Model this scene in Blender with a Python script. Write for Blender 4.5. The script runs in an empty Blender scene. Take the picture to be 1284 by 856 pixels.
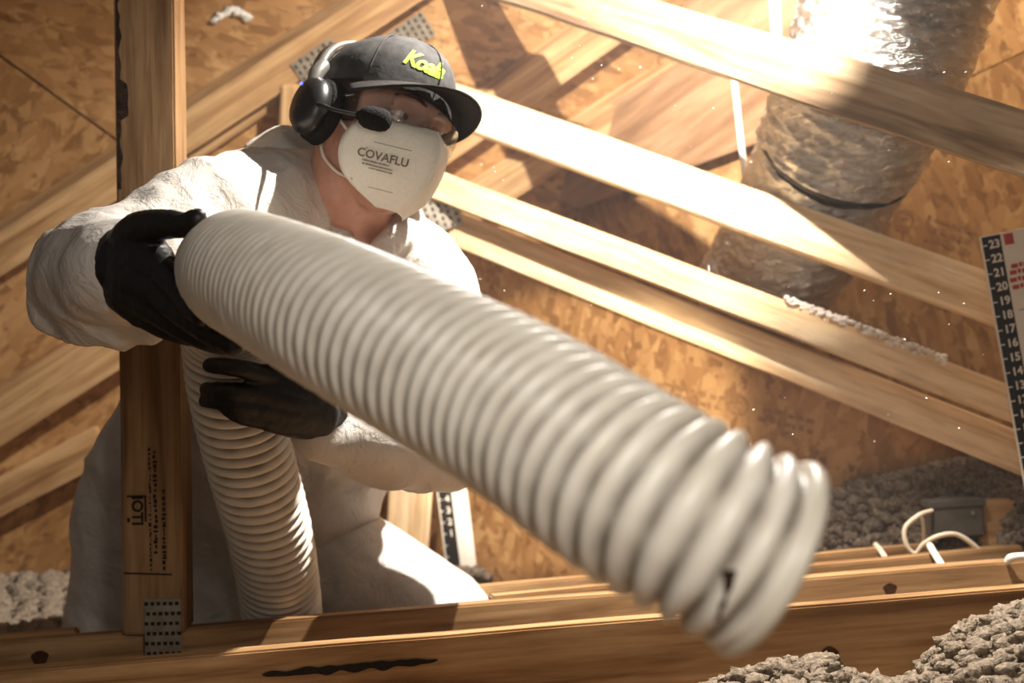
import bpy, bmesh, math, random
import numpy as np
from mathutils import Vector, Matrix, noise
from mathutils.bvhtree import BVHTree
random.seed(7); np.random.seed(7)
SC = bpy.context.scene
COL = SC.collection

# ------------------------------------------------------------------ camera, world, lamps, exposure
W, H, FPX = 1284, 856, 1783.0
CAM = Vector((0, 0, 0.33))                 # z = 0 is the top of the ceiling joists
PITCH, ROLL = 0.027, 0.06
F_ = Vector((0, math.cos(PITCH), math.sin(PITCH)))
R0 = Vector((1, 0, 0)); U0 = R0.cross(F_)
R_ = R0 * math.cos(ROLL) - U0 * math.sin(ROLL)
U_ = R0 * math.sin(ROLL) + U0 * math.cos(ROLL)

def P(x, y, d):
    """photo pixel + depth along the optical axis -> world point"""
    return CAM + (F_ + R_ * ((x - 642) / FPX) + U_ * ((428 - y) / FPX)) * d
def G(x, y, z=0.0):
    """photo pixel -> point on the horizontal plane z"""
    v = P(x, y, 1) - CAM
    return CAM + v * ((z - CAM.z) / v.z)

cd = bpy.data.cameras.new('camera'); cam = bpy.data.objects.new('camera', cd); COL.objects.link(cam)
cam.matrix_world = Matrix((R_, U_, -F_)).transposed().to_4x4(); cam.location = CAM
cd.sensor_width = 36; cd.lens = FPX * 36 / W
cd.dof.use_dof = True; cd.dof.focus_distance = 1.72; cd.dof.aperture_fstop = 4.5
cd.clip_start = 0.02
SC.camera = cam

wd = bpy.data.worlds.new('attic_ambient'); SC.world = wd; wd.use_nodes = True
wd.node_tree.nodes['Background'].inputs[0].default_value = (1.0, 0.88, 0.76, 1)
wd.node_tree.nodes['Background'].inputs[1].default_value = 0.055

def lamp(name, kind, loc, energy, color, target=None, **kw):
    l = bpy.data.lights.new(name, kind); o = bpy.data.objects.new(name, l); COL.objects.link(o)
    l.energy = energy; l.color = color; o.location = loc
    for k, v in kw.items(): setattr(l, k, v)
    if target is not None:
        o.rotation_euler = (Vector(target) - Vector(loc)).to_track_quat('-Z', 'Y').to_euler()
    return o
KEY = P(850, -400, 1.97)
lamp('work_lamp', 'SPOT', KEY, 145, (1.0, 0.94, 0.86), KEY + Vector((.20, .34, -.86)), spot_size=math.radians(174), spot_blend=0.7, shadow_soft_size=0.008)
lamp('second_work_lamp', 'AREA', P(1340, -280, 2.35), 5, (1.0, 0.86, 0.68), P(1120, 260, 2.85), size=0.15)
lamp('camera_side_lamp', 'AREA', P(1500, -1100, 0.25), 2.4, (1.0, 0.93, 0.84), P(620, 500, 1.1), size=0.12)
LOW = P(1480, 600, 1.25)                    # unseen spot added low on the right to brighten the lower deck
va, vb = (P(930, 520, 2.72) - LOW).normalized(), (P(520, 560, 3.1) - LOW).normalized()
lamp('low_fill_spot', 'SPOT', LOW, 150, (1.0, 0.88, 0.70), LOW + (va + vb), spot_size=va.angle(vb) + .05, spot_blend=0.35, shadow_soft_size=0.03)
lamp('left_fill', 'AREA', P(-500, -700, 0.4), 0.45, (1.0, 0.86, 0.72), P(500, 420, 2.4), size=0.7)  # weak soft fill added from the upper left, with no hatch there

SC.view_settings.view_transform = 'Standard'; SC.view_settings.look = 'None'
SC.view_settings.gamma = 1.0; SC.view_settings.use_curve_mapping = False
SC.view_settings.exposure = 0.62
SC.cycles.use_denoising = True

# ------------------------------------------------------------------ object helpers
def link(name, me, mat=None, parent=None, smooth=False):
    o = bpy.data.objects.new(name, me); COL.objects.link(o)
    if mat is not None and len(me.materials) == 0: me.materials.append(mat)
    if smooth: me.polygons.foreach_set('use_smooth', [True] * len(me.polygons))
    if parent is not None:
        o.parent = parent
        o.matrix_parent_inverse = wm(parent).inverted()
    return o
def wm(o):
    m = o.matrix_basis.copy()
    return m if o.parent is None else wm(o.parent) @ o.matrix_parent_inverse @ m
def place(o, m):                      # world matrix for a (possibly parented) object
    o.matrix_basis = m if o.parent is None else (wm(o.parent) @ o.matrix_parent_inverse).inverted() @ m
def empty(name, loc):
    o = bpy.data.objects.new(name, None); COL.objects.link(o); o.location = loc
    o.empty_display_size = 0.05
    return o
def tag(o, label=None, cat=None, group=None, kind=None):
    if label: o['label'] = label
    if cat: o['category'] = cat
    if group: o['group'] = group
    if kind: o['kind'] = kind
    return o
def mesh(name, vs, fs):
    me = bpy.data.meshes.new(name); me.from_pydata([tuple(v) for v in vs], [], fs); me.update()
    return me
def bmmesh(name, bm):
    bmesh.ops.recalc_face_normals(bm, faces=bm.faces)
    me = bpy.data.meshes.new(name); bm.to_mesh(me); bm.free(); return me

# ------------------------------------------------------------------ materials
def S(r, g, b):
    f = lambda c: (c / 255 / 12.92) if c / 255 <= 0.04045 else ((c / 255 + 0.055) / 1.055) ** 2.4
    return (f(r), f(g), f(b), 1)
class NT:
    def __init__(s, name, rough=0.6, metal=0.0, spec=0.4):
        s.m = bpy.data.materials.new(name); s.m.use_nodes = True; s.t = s.m.node_tree
        s.b = s.t.nodes['Principled BSDF']; s.b.inputs['Roughness'].default_value = rough
        s.b.inputs['Metallic'].default_value = metal; s.b.inputs['Specular IOR Level'].default_value = spec
    def n(s, kind, **kw):
        x = s.t.nodes.new(kind)
        for k, v in kw.items():
            if k in x.inputs: x.inputs[k].default_value = v
            else: setattr(x, k, v)
        return x
    def l(s, a, ao, b, bi): s.t.links.new(a.outputs[ao], b.inputs[bi])
    def coord(s, scale=(1, 1, 1), rot=(0, 0, 0), rnd=False):
        tc = s.n('ShaderNodeTexCoord'); mp = s.n('ShaderNodeMapping')
        mp.inputs['Scale'].default_value = scale; mp.inputs['Rotation'].default_value = rot
        if rnd:
            oi = s.n('ShaderNodeObjectInfo'); ad = s.n('ShaderNodeVectorMath', operation='MULTIPLY_ADD')
            cb = s.n('ShaderNodeCombineXYZ')
            for k in range(3): s.l(oi, 'Random', cb, k)
            s.l(cb, 0, ad, 0); ad.inputs[1].default_value = (13, 7, 9); s.l(tc, 'Object', ad, 2); s.l(ad, 0, mp, 0)
        else: s.l(tc, 'Object', mp, 0)
        return mp
    def ramp(s, src, so, stops):
        r = s.n('ShaderNodeValToRGB'); e = r.color_ramp.elements
        while len(e) < len(stops): e.new(0.5)
        for x, (p, c) in zip(e, stops): x.position = p; x.color = c
        s.l(src, so, r, 0); return r
    def mix(s, fac, a, b, mode='MIX'):
        x = s.n('ShaderNodeMix', data_type='RGBA', blend_type=mode)
        for i, v in ((0, fac), (6, a), (7, b)):
            if isinstance(v, tuple) and hasattr(v[0], 'outputs'): s.t.links.new(v[0].outputs[v[1]], x.inputs[i])
            else: x.inputs[i].default_value = v
        return (x, 2)
    def color(s, src): s.t.links.new(src[0].outputs[src[1]], s.b.inputs['Base Color'])
    def bump(s, src, so, strength=0.3, dist=0.01):
        b = s.n('ShaderNodeBump', Strength=strength, Distance=dist); s.l(src, so, b, 'Height'); s.l(b, 0, s.b, 'Normal')
def plain(name, col, rough=0.6, metal=0.0, spec=0.4, var=0.12, scale=40, bump=0.0):
    t = NT(name, rough, metal, spec); c = t.coord()
    nz = t.n('ShaderNodeTexNoise', Scale=scale, Detail=4.0); t.l(c, 0, nz, 0)
    r = t.ramp(nz, 0, [(0.3, tuple(x * (1 - var) for x in col[:3]) + (1,)), (0.7, tuple(min(1, x * (1 + var)) for x in col[:3]) + (1,))])
    t.color((r, 0))
    if bump: t.bump(nz, 0, bump, 0.004)
    return t.m
def wood(name, light, mid, dark, rough=0.62, ringscale=1.0):
    t = NT(name, rough, 0, 0.3)
    c = t.coord((1.1, 16 * ringscale, 16 * ringscale), rnd=True)
    n1 = t.n('ShaderNodeTexNoise', Scale=2.2, Detail=3.0, Distortion=0.6); t.l(c, 0, n1, 0)
    wv = t.n('ShaderNodeTexNoise', Scale=7.0, Detail=5.0, Roughness=0.65, Distortion=0.3); t.l(c, 0, wv, 0)
    r1 = t.ramp(n1, 0, [(0.30, dark), (0.47, mid), (0.64, light)])
    r2 = t.ramp(wv, 0, [(0.35, (0.62, 0.56, 0.48, 1)), (0.55, (1, 1, 1, 1))])
    m1 = t.mix(0.55, (r1, 0), (r2, 0), 'MULTIPLY')
    c2 = t.coord((5, 9, 9), rnd=True); n3 = t.n('ShaderNodeTexNoise', Scale=2.0, Detail=5.0); t.l(c2, 0, n3, 0)
    r3 = t.ramp(n3, 0, [(0.30, (0.70, 0.62, 0.54, 1)), (0.5, (1, 1, 1, 1))])
    t.color(t.mix(0.5, m1, (r3, 0), 'MULTIPLY'))
    t.bump(wv, 0, 0.25, 0.002)
    return t.m
M = {}
M['pine'] = wood('pine_lumber', S(236, 210, 172), S(226, 194, 150), S(204, 164, 118))
M['joist'] = wood('yellow_pine_joist', S(192, 156, 112), S(166, 128, 86), S(118, 82, 48))
M['post'] = wood('weathered_post_pine', S(164, 130, 92), S(138, 104, 70), S(100, 72, 45))
M['rafter'] = wood('rafter_pine', S(206, 170, 124), S(186, 148, 102), S(150, 110, 70))
M['beam'] = wood('rough_sawn_beam', S(180, 156, 126), S(158, 130, 98), S(96, 72, 52))
def osb(name, k=1.0):
    t = NT(name, 0.7, 0, 0.25)
    base = t.coord((1, 1, 1))
    nd = t.n('ShaderNodeTexNoise', Scale=9.0, Detail=2.0); t.l(base, 0, nd, 0)
    lay = []
    for i, (rz, sc) in enumerate(((0.35, (52, 15, 15)), (1.35, (46, 14, 14)), (-0.75, (58, 17, 17)), (2.2, (42, 13, 13)))):
        c = t.coord(sc, (0.0, 0.0, rz))
        v = t.n('ShaderNodeTexVoronoi', Scale=1.0, Randomness=1.0); t.l(c, 0, v, 0)
        sp = t.n('ShaderNodeSeparateColor'); t.l(v, 'Color', sp, 0)
        lay.append(t.ramp(sp, 0, [(0.0, S(150 * k, 106 * k, 62 * k)), (0.3, S(182 * k, 134 * k, 82 * k)), (0.65, S(200 * k, 152 * k, 98 * k)), (1.0, S(216 * k, 172 * k, 116 * k))]))
    c = t.coord((1, 1, 1)); na = t.n('ShaderNodeTexNoise', Scale=16.0, Detail=3.0); t.l(c, 0, na, 0)
    ra = t.ramp(na, 0, [(0.46, (0, 0, 0, 1)), (0.52, (1, 1, 1, 1))])
    nb = t.n('ShaderNodeTexNoise', Scale=21.0, Detail=3.0); cb = t.coord((1.3, 1, 1), (0.5, 0.2, 0.9)); t.l(cb, 0, nb, 0)
    rb = t.ramp(nb, 0, [(0.46, (0, 0, 0, 1)), (0.52, (1, 1, 1, 1))])
    a = t.mix((ra, 0), (lay[0], 0), (lay[1], 0)); b = t.mix((ra, 0), (lay[2], 0), (lay[3], 0))
    m = t.mix((rb, 0), a, b)
    nl = t.n('ShaderNodeTexNoise', Scale=3.0, Detail=4.0); t.l(base, 0, nl, 0)
    rl = t.ramp(nl, 0, [(0.3, (0.80, 0.74, 0.66, 1)), (0.65, (1, 1, 1, 1))])
    t.color(t.mix(0.7, m, (rl, 0), 'MULTIPLY'))
    t.bump(nb, 0, 0.4, 0.004)
    return t.m
M['osb'] = osb('osb_strands', 0.90)
M['brown_panel'] = wood('plain_brown_panel', S(178, 140, 104), S(160, 122, 88), S(136, 100, 70), 0.7, 0.6)
M['hose'] = plain('hose_plastic', S(214, 206, 190), 0.38, 0, 0.5, 0.05, 30, 0.08)
def hose_mat():
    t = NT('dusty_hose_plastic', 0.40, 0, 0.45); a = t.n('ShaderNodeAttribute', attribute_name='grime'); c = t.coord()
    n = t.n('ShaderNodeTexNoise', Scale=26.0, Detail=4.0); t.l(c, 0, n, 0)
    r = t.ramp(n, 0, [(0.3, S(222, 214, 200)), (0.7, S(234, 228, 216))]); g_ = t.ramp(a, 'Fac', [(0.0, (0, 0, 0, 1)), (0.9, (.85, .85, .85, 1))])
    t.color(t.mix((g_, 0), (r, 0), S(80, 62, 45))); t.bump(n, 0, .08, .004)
    return t.m
M['hosedirt'] = hose_mat()
M['glove'] = plain('black_nitrile', S(24, 22, 21), 0.45, 0, 0.45, 0.25, 120, 0.25)
M['skin'] = plain('skin', S(190, 142, 124), 0.5, 0, 0.4, 0.10, 70, 0.1)
M['cap'] = plain('washed_black_cotton', S(58, 56, 55), 0.85, 0, 0.2, 0.35, 60, 0.3)
M['capu'] = plain('black_cotton_brim', S(40, 36, 34), 0.85, 0, 0.2, 0.2, 120, 0.2)
M['lime'] = plain('lime_print', S(176, 236, 40), 0.6, 0, 0.3, 0.03)
M['blackplastic'] = plain('black_plastic', S(26, 24, 23), 0.35, 0, 0.5, 0.1)
M['greyplastic'] = plain('grey_satin_metal', S(150, 146, 140), 0.3, 0.7, 0.5, 0.05)
M['foamblack'] = plain('black_foam', S(30, 28, 27), 0.95, 0, 0.1, 0.4, 300, 0.6)
M['mask'] = plain('mask_felt', S(232, 226, 214), 0.85, 0, 0.2, 0.04, 200, 0.15)
M['ink'] = plain('grey_ink', S(120, 110, 98), 0.8, 0, 0.2, 0.1)
M['stampink'] = plain('black_stamp_ink', S(38, 28, 20), 0.8, 0, 0.2, 0.4, 200)
M['fadedink'] = plain('faded_stamp_ink', S(150, 108, 70), 0.8, 0, 0.2, 0.25, 90)
M['elastic'] = plain('white_elastic', S(226, 214, 200), 0.7)
M['hair'] = plain('brown_hair', S(58, 40, 30), 0.6, 0, 0.4, 0.4, 200, 0.5)
M['eye'] = plain('eye_white', S(226, 216, 206), 0.2)
M['iris'] = plain('dark_iris', S(60, 44, 34), 0.2)
M['white'] = plain('white_plastic', S(236, 230, 220), 0.45, 0, 0.4, 0.03)
M['rulerwhite'] = plain('white_card', S(224, 214, 200), 0.8, 0, 0.2, 0.04)
M['rulerblack'] = plain('black_print', S(30, 26, 24), 0.7, 0, 0.2, 0.1)
M['red'] = plain('red_print', S(176, 62, 54), 0.7, 0, 0.2, 0.1)
M['galv'] = plain('galvanised_steel', S(150, 140, 124), 0.5, 0.55, 0.5, 0.25, 50, 0.2)
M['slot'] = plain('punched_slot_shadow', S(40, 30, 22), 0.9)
M['cable'] = plain('cream_cable', S(222, 206, 180), 0.5, 0, 0.4, 0.05)
M['box'] = plain('dull_grey_metal', S(88, 82, 74), 0.6, 0.3, 0.4, 0.2)
M['insul'] = plain('grey_cellulose_fluff', S(116, 102, 88), 0.95, 0, 0.1, 0.5, 160, 1.0)
M['insulpale'] = plain('pale_fluff', S(130, 116, 100), 0.95, 0, 0.1, 0.45, 200, 1.0)
M['drywall'] = plain('dusty_drywall', S(120, 98, 76), 0.95, 0, 0.1, 0.3, 12, 0.3)
M['bark'] = plain('dark_bark_and_gaps', S(48, 32, 20), 0.9, 0, 0.2, 0.4, 60, 0.6)
M['knot'] = plain('dark_knot', S(70, 42, 22), 0.7, 0, 0.2, 0.4, 90)
M['led'] = plain('blue_led', S(60, 80, 220), 0.3)
nt = M['led'].node_tree.nodes['Principled BSDF']; nt.inputs['Emission Color'].default_value = (0.15, 0.2, 1, 1); nt.inputs['Emission Strength'].default_value = 1.5
def coverall_mat():
    t = NT('white_coverall', 0.5, 0, 0.35); c = t.coord()
    n = t.n('ShaderNodeTexNoise', Scale=16.0, Detail=6.0, Roughness=0.62, Distortion=1.2); t.l(c, 0, n, 0)
    r = t.ramp(n, 0, [(0.3, S(200, 192, 183)), (0.7, S(214, 207, 199))]); t.color((r, 0))
    v = t.n('ShaderNodeTexVoronoi', Scale=26.0, feature='DISTANCE_TO_EDGE')
    mx = t.n('ShaderNodeVectorMath', operation='MULTIPLY_ADD'); t.l(n, 1, mx, 0); mx.inputs[1].default_value = (0.08,) * 3; t.l(c, 0, mx, 2); t.l(mx, 0, v, 0)
    ad = t.n('ShaderNodeMath', operation='MULTIPLY_ADD'); t.l(v, 0, ad, 0); ad.inputs[1].default_value = 0.35; t.l(n, 0, ad, 2)
    t.bump(ad, 0, 0.55, 0.012)
    t.b.inputs['Subsurface Weight'].default_value = 0.08; t.b.inputs['Subsurface Radius'].default_value = (0.02, 0.015, 0.01)
    return t.m
M['coverall'] = coverall_mat()
def foil_mat():
    t = NT('crumpled_foil', 0.28, 1.0, 0.5); c = t.coord((14, 14, 46))
    n = t.n('ShaderNodeTexNoise', Scale=2.2, Detail=6.0, Roughness=0.6, Distortion=0.8); t.l(c, 0, n, 0)
    r = t.ramp(n, 0, [(0.3, S(206, 202, 196)), (0.7, S(240, 238, 234))]); t.color((r, 0))
    t.bump(n, 0, 0.75, 0.03)
    return t.m
M['foil'] = foil_mat()
def clear_mat():
    m = bpy.data.materials.new('clear_lens'); m.use_nodes = True; t = m.node_tree
    for n in list(t.nodes): t.nodes.remove(n)
    o = t.nodes.new('ShaderNodeOutputMaterial'); tr = t.nodes.new('ShaderNodeBsdfTransparent'); gl = t.nodes.new('ShaderNodeBsdfGlossy')
    tr.inputs[0].default_value = (0.94, 0.94, 0.92, 1); gl.inputs['Roughness'].default_value = 0.08
    nz = t.nodes.new('ShaderNodeTexNoise'); nz.inputs['Scale'].default_value = 30
    rp = t.nodes.new('ShaderNodeValToRGB'); rp.color_ramp.elements[0].color = (.16, .16, .16, 1); rp.color_ramp.elements[1].color = (.30, .30, .30, 1)
    mx = t.nodes.new('ShaderNodeMixShader'); t.links.new(nz.outputs[0], rp.inputs[0]); t.links.new(rp.outputs[0], mx.inputs[0])
    t.links.new(tr.outputs[0], mx.inputs[1]); t.links.new(gl.outputs[0], mx.inputs[2]); t.links.new(mx.outputs[0], o.inputs[0])
    return m
M['clear'] = clear_mat()

# ------------------------------------------------------------------ shape helpers
def catmull(pts, n):
    """pts: list of tuples of floats (any dimension) -> n*(len-1)+1 samples"""
    a = np.array(pts, float); a = np.vstack([2 * a[0] - a[1], a, 2 * a[-1] - a[-2]]); out = []
    for i in range(1, len(a) - 2):
        for k in range(n):
            t = k / n
            out.append(0.5 * (2 * a[i] + (a[i + 1] - a[i - 1]) * t + (2 * a[i - 1] - 5 * a[i] + 4 * a[i + 1] - a[i + 2]) * t * t + (3 * a[i] - a[i - 1] - 3 * a[i + 1] + a[i + 2]) * t ** 3))
    out.append(a[-2]); return np.array(out)
def frames(c):
    t = np.gradient(c, axis=0); t /= np.linalg.norm(t, axis=1)[:, None]
    u = np.cross(t[0], [0.13, 0.21, 0.97]); u /= np.linalg.norm(u); us = [u]
    for i in range(1, len(c)):
        u = us[-1] - t[i] * np.dot(us[-1], t[i]); us.append(u / np.linalg.norm(u))
    us = np.array(us); return t, us, np.cross(t, us)
def tube_vf(c, r, seg=12, caps=True, round_ends=False):
    """c (n,3), r (n,) -> verts, faces"""
    c = np.array(c, float); r = np.array(r, float)
    if round_ends:
        t0 = c[0] - c[1]; t0 /= np.linalg.norm(t0); t1 = c[-1] - c[-2]; t1 /= np.linalg.norm(t1)
        a = np.array([1.0, 0.8, 0.5, 0.15]) * math.pi / 2 * 0.98
        pre = [c[0] + t0 * r[0] * math.sin(x) for x in a]; prr = [r[0] * math.cos(x) for x in a]
        post = [c[-1] + t1 * r[-1] * math.sin(x) for x in a[::-1]]; por = [r[-1] * math.cos(x) for x in a[::-1]]
        c = np.vstack([pre, c, post]); r = np.concatenate([prr, r, por])
    t, u, v = frames(c)
    th = np.linspace(0, 2 * math.pi, seg, endpoint=False)
    vs = (c[:, None, :] + r[:, None, None] * (np.cos(th)[None, :, None] * u[:, None, :] + np.sin(th)[None, :, None] * v[:, None, :])).reshape(-1, 3)
    fs = [(i * seg + k, i * seg + (k + 1) % seg, (i + 1) * seg + (k + 1) % seg, (i + 1) * seg + k) for i in range(len(c) - 1) for k in range(seg)]
    if caps:
        fs.append(tuple(range(seg))[::-1]); fs.append(tuple((len(c) - 1) * seg + k for k in range(seg)))
    return vs, fs
def limb(spec, n=6, seg=16):
    """spec: [(Vector, radius)...] smooth round-ended limb"""
    s = catmull([(*p, r) for p, r in spec], n)
    return tube_vf(s[:, :3], s[:, 3], seg, True, True)
def loft(spec, side, front, n=6, seg=28, power=2.0):
    """elliptical loft: spec [(Vector, rx, ry)...] with fixed side and front axes"""
    s = catmull([(*p, a, b) for p, a, b in spec], n); side = np.array(side); front = np.array(front)
    th = np.linspace(0, 2 * math.pi, seg, endpoint=False)
    cx = np.sign(np.cos(th)) * np.abs(np.cos(th)) ** (2 / power); cy = np.sign(np.sin(th)) * np.abs(np.sin(th)) ** (2 / power)
    vs = (s[:, None, :3] + s[:, None, 3:4] * cx[None, :, None] * side + s[:, None, 4:5] * cy[None, :, None] * front).reshape(-1, 3)
    fs = [(i * seg + k, i * seg + (k + 1) % seg, (i + 1) * seg + (k + 1) % seg, (i + 1) * seg + k) for i in range(len(s) - 1) for k in range(seg)]
    fs.append(tuple(range(seg))[::-1]); fs.append(tuple((len(s) - 1) * seg + k for k in range(seg)))
    return vs, fs
def ellipsoid(c, rad, rot=None, seg=24, rings=14):
    vs = []; fs = []
    for i in range(rings + 1):
        ph = math.pi * i / rings
        for k in range(seg):
            a = 2 * math.pi * k / seg
            v = Vector((rad[0] * math.sin(max(ph, 1e-3) if i < rings else math.pi - 1e-3) * math.cos(a), rad[1] * math.sin(max(ph, 1e-3) if i < rings else math.pi - 1e-3) * math.sin(a), rad[2] * math.cos(ph)))
            if rot is not None: v = rot @ v
            vs.append(Vector(c) + v)
    fs = [(i * seg + k, i * seg + (k + 1) % seg, (i + 1) * seg + (k + 1) % seg, (i + 1) * seg + k) for i in range(rings) for k in range(seg)]
    fs.append(tuple(range(seg))[::-1]); fs.append(tuple(rings * seg + k for k in range(seg)))
    return [tuple(v) for v in vs], fs
def fuse(name, pieces, voxel, smooth=6, xf=None):
    """join closed pieces into one continuous skin (voxel remesh + smoothing)"""
    vs, fs = [], []
    for v, f in pieces:
        o = len(vs); vs += [tuple(x) for x in v]; fs += [tuple(i + o for i in q) for q in f]
    me = mesh(name, vs, fs)
    bm = bmesh.new(); bm.from_mesh(me); bmesh.ops.recalc_face_normals(bm, faces=bm.faces); bm.to_mesh(me); bm.free()
    o = bpy.data.objects.new(name, me); COL.objects.link(o)
    rm = o.modifiers.new('r', 'REMESH'); rm.mode = 'VOXEL'; rm.voxel_size = voxel
    sm = o.modifiers.new('s', 'SMOOTH'); sm.iterations = smooth; sm.factor = 0.5
    dg = bpy.context.evaluated_depsgraph_get(); out = bpy.data.meshes.new_from_object(o.evaluated_get(dg))
    bpy.data.objects.remove(o); bpy.data.meshes.remove(me); out.name = name
    if xf is not None: out.transform(xf)
    return out
def joinvf(name, pieces):
    vs, fs = [], []
    for v, f in pieces:
        o = len(vs); vs += [tuple(x) for x in v]; fs += [tuple(i + o for i in q) for q in f]
    return mesh(name, vs, fs)
def getco(me):
    a = np.empty(len(me.vertices) * 3); me.vertices.foreach_get('co', a); return a.reshape(-1, 3)
def setco(me, a): me.vertices.foreach_set('co', a.ravel()); me.update()
def getno(me):
    a = np.empty(len(me.vertices) * 3); me.vertex_normals.foreach_get('vector', a); return a.reshape(-1, 3)
def box_me(name, sx, sy, sz, bevel=0.002, nx=1, jitter=0.0):
    """box centred on x,y with its top (front) face at z=0, body to z=-sz"""
    bm = bmesh.new(); bmesh.ops.create_cube(bm, size=1)
    for v in bm.verts: v.co = Vector((v.co.x * sx, v.co.y * sy, (v.co.z - 0.5) * sz))
    if nx > 1:
        es = [e for e in bm.edges if abs(e.verts[0].co.x - e.verts[1].co.x) > sx * .9]
        bmesh.ops.subdivide_edges(bm, edges=es, cuts=nx - 1)
    if bevel:
        es = [e for e in bm.edges if not (abs(e.verts[0].co.x - e.verts[1].co.x) < 1e-6 and abs(abs(e.verts[0].co.x) - sx / 2) > 1e-5)]
        bmesh.ops.bevel(bm, geom=es, offset=bevel, segments=2, affect='EDGES', clamp_overlap=True)
    if jitter:
        for v in bm.verts:
            q = Vector((v.co.x * 6, v.co.y * 9, v.co.z * 9))
            v.co += noise.noise_vector(q + Vector((sx * 31, 0, 0))) * jitter * Vector((0, 1, 1)).length * .7
    return bmmesh(name, bm)
def basis(ax, nrm, origin):
    x = ax.normalized(); z = (nrm - x * nrm.dot(x)).normalized(); y = z.cross(x)
    m = Matrix((x, y, z)).transposed().to_4x4(); m.translation = origin; return m
def timber(name, p0, p1, w, t, nrm, mat, label, cat, group=None, jitter=0.0015, bevel=0.003, e0=0.0, e1=0.0):
    """a board whose front face centre line runs p0-p1; w across the face, t back from it"""
    ux = (p1 - p0).normalized(); p0 = p0 - ux * e0; p1 = p1 + ux * e1      # run on beyond the picture
    ax = p1 - p0; me = box_me(name, ax.length, w, t, bevel, max(2, int(ax.length / .06)), jitter)
    o = link(name, me, mat); o.matrix_basis = basis(ax, nrm, (p0 + p1) / 2)
    return tag(o, label, cat, group)
def part_at(parent, name, me, mat, m, smooth=False):
    o = link(name, me, mat, parent, smooth); place(o, m); return o
TOCAM = -F_

# nail plate: steel sheet with rows of punched teeth slots (one part + its slots)
def nail_plate(parent, m, sx, sy, nx, ny):
    p = part_at(parent, 'nail_plate', box_me('nail_plate', sx, sy, 0.0025, 0.0006), M['galv'], m)
    p['label'] = 'galvanised toothed nail plate'
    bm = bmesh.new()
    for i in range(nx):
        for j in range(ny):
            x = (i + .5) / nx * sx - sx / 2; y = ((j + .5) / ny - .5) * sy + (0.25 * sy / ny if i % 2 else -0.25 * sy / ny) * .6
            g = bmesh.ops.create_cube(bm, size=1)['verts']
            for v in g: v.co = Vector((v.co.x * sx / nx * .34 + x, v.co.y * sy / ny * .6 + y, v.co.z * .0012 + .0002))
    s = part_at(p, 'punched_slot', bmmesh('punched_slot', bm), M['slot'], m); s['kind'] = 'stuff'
    return p

# ------------------------------------------------------------------ the setting: roof deck, floor
gLx, gLy, gL0 = -0.000058, -0.000093, 0.3636
def invL(x, y): return gL0 + gLx * x + gLy * y
def invB(x, y): return 0.3636 - 0.0001177 * (1284 - x) - 0.000003 * y
def PL(x, y, off=0.0): return P(x, y, 1 / invL(x, y)) + NL * off
def PB(x, y, off=0.0): return P(x, y, 1 / invB(x, y)) + NB * off
def plane_n(f):
    a, b, c = P(0, 0, 1 / f(0, 0)), P(800, 0, 1 / f(800, 0)), P(0, 800, 1 / f(0, 800))
    n = (b - a).cross(c - a).normalized(); return n if n.dot(TOCAM) > 0 else -n
NL, NB = plane_n(invL), plane_n(invB)
def panel(name, parent, pix, pf, nrm, mat, th=0.012):
    pts = [pf(x, y) for x, y in pix]; n = len(pts)
    x = (pts[1] - pts[0]).normalized(); m = basis(x, nrm, pts[0]); mi = m.inverted()
    loc = [mi @ p for p in pts]; vs = [(p.x, p.y, 0) for p in loc] + [(p.x, p.y, -th) for p in loc]
    fs = [tuple(range(n)), tuple(range(2 * n - 1, n - 1, -1))] + [(i, i + n, (i + 1) % n + n, (i + 1) % n) for i in range(n)]
    me = mesh(name, vs, fs); bm = bmesh.new(); bm.from_mesh(me); bmesh.ops.recalc_face_normals(bm, faces=bm.faces); bm.to_mesh(me); bm.free()
    o = link(name, me, mat, parent); place(o, m); return o
roof = empty('ceiling', PL(300, 100)); tag(roof, 'sloping roof deck of tan oriented strand board panels', kind='structure')
# left slope: two panels either side of the dark joint; right slope: two panels along the rising joint
g = 2.0
panel('roof_panel', roof, [(-900, -581.6 - g), (-900, -700), (860, -700), (860, 0), (670, 370), (480, 417.5 - g)], PL, NL, M['osb'])
panel('roof_panel', roof, [(-900, -581.6 + g), (480, 417.5 + g), (560, 590), (470, 760), (440, 900), (-900, 900)], PL, NL, M['osb'])
pB1 = panel('roof_panel', roof, [(735, 322.5), (1900, -224 - g), (1900, -700), (860, -700), (860, 0), (480, 442)], PB, NB, M['osb'])
pB2 = panel('roof_panel', roof, [(735, 322.5), (480, 442), (430, 760), (430, 900), (1900, 900), (1900, -224 + g)], PB, NB, M['osb'])
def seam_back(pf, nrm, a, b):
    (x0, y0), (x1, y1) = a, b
    panel('gap_backing', roof, [(x0, y0 - 9), (x1, y1 - 9), (x1, y1 + 9), (x0, y0 + 9)], lambda x, y: pf(x, y, -.013), nrm, M['bark'], .004)  # dark strip added behind the gap so the panel joint stays dark
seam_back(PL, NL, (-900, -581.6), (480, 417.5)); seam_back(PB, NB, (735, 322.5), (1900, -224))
def invC(x, y): return 0.3344 + 0.000122 * (x - 560) - 0.0000869 * (y - 300)
NC = plane_n(invC)
def PC(x, y, off=0.0): return P(x, y, 1 / invC(x, y)) + NC * off
pC = panel('roof_panel', roof, [(470, 255), (1420, 636), (1420, 900), (440, 900), (440, 255)], PC, NC, M['osb'])
def invY(x, y): return 0.309 + 0.0000975 * (x - 740) - 0.000056 * (y - 150)
NY = plane_n(invY)
def PY(x, y, off=0.0): return P(x, y, 1 / invY(x, y)) + NY * off
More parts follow.
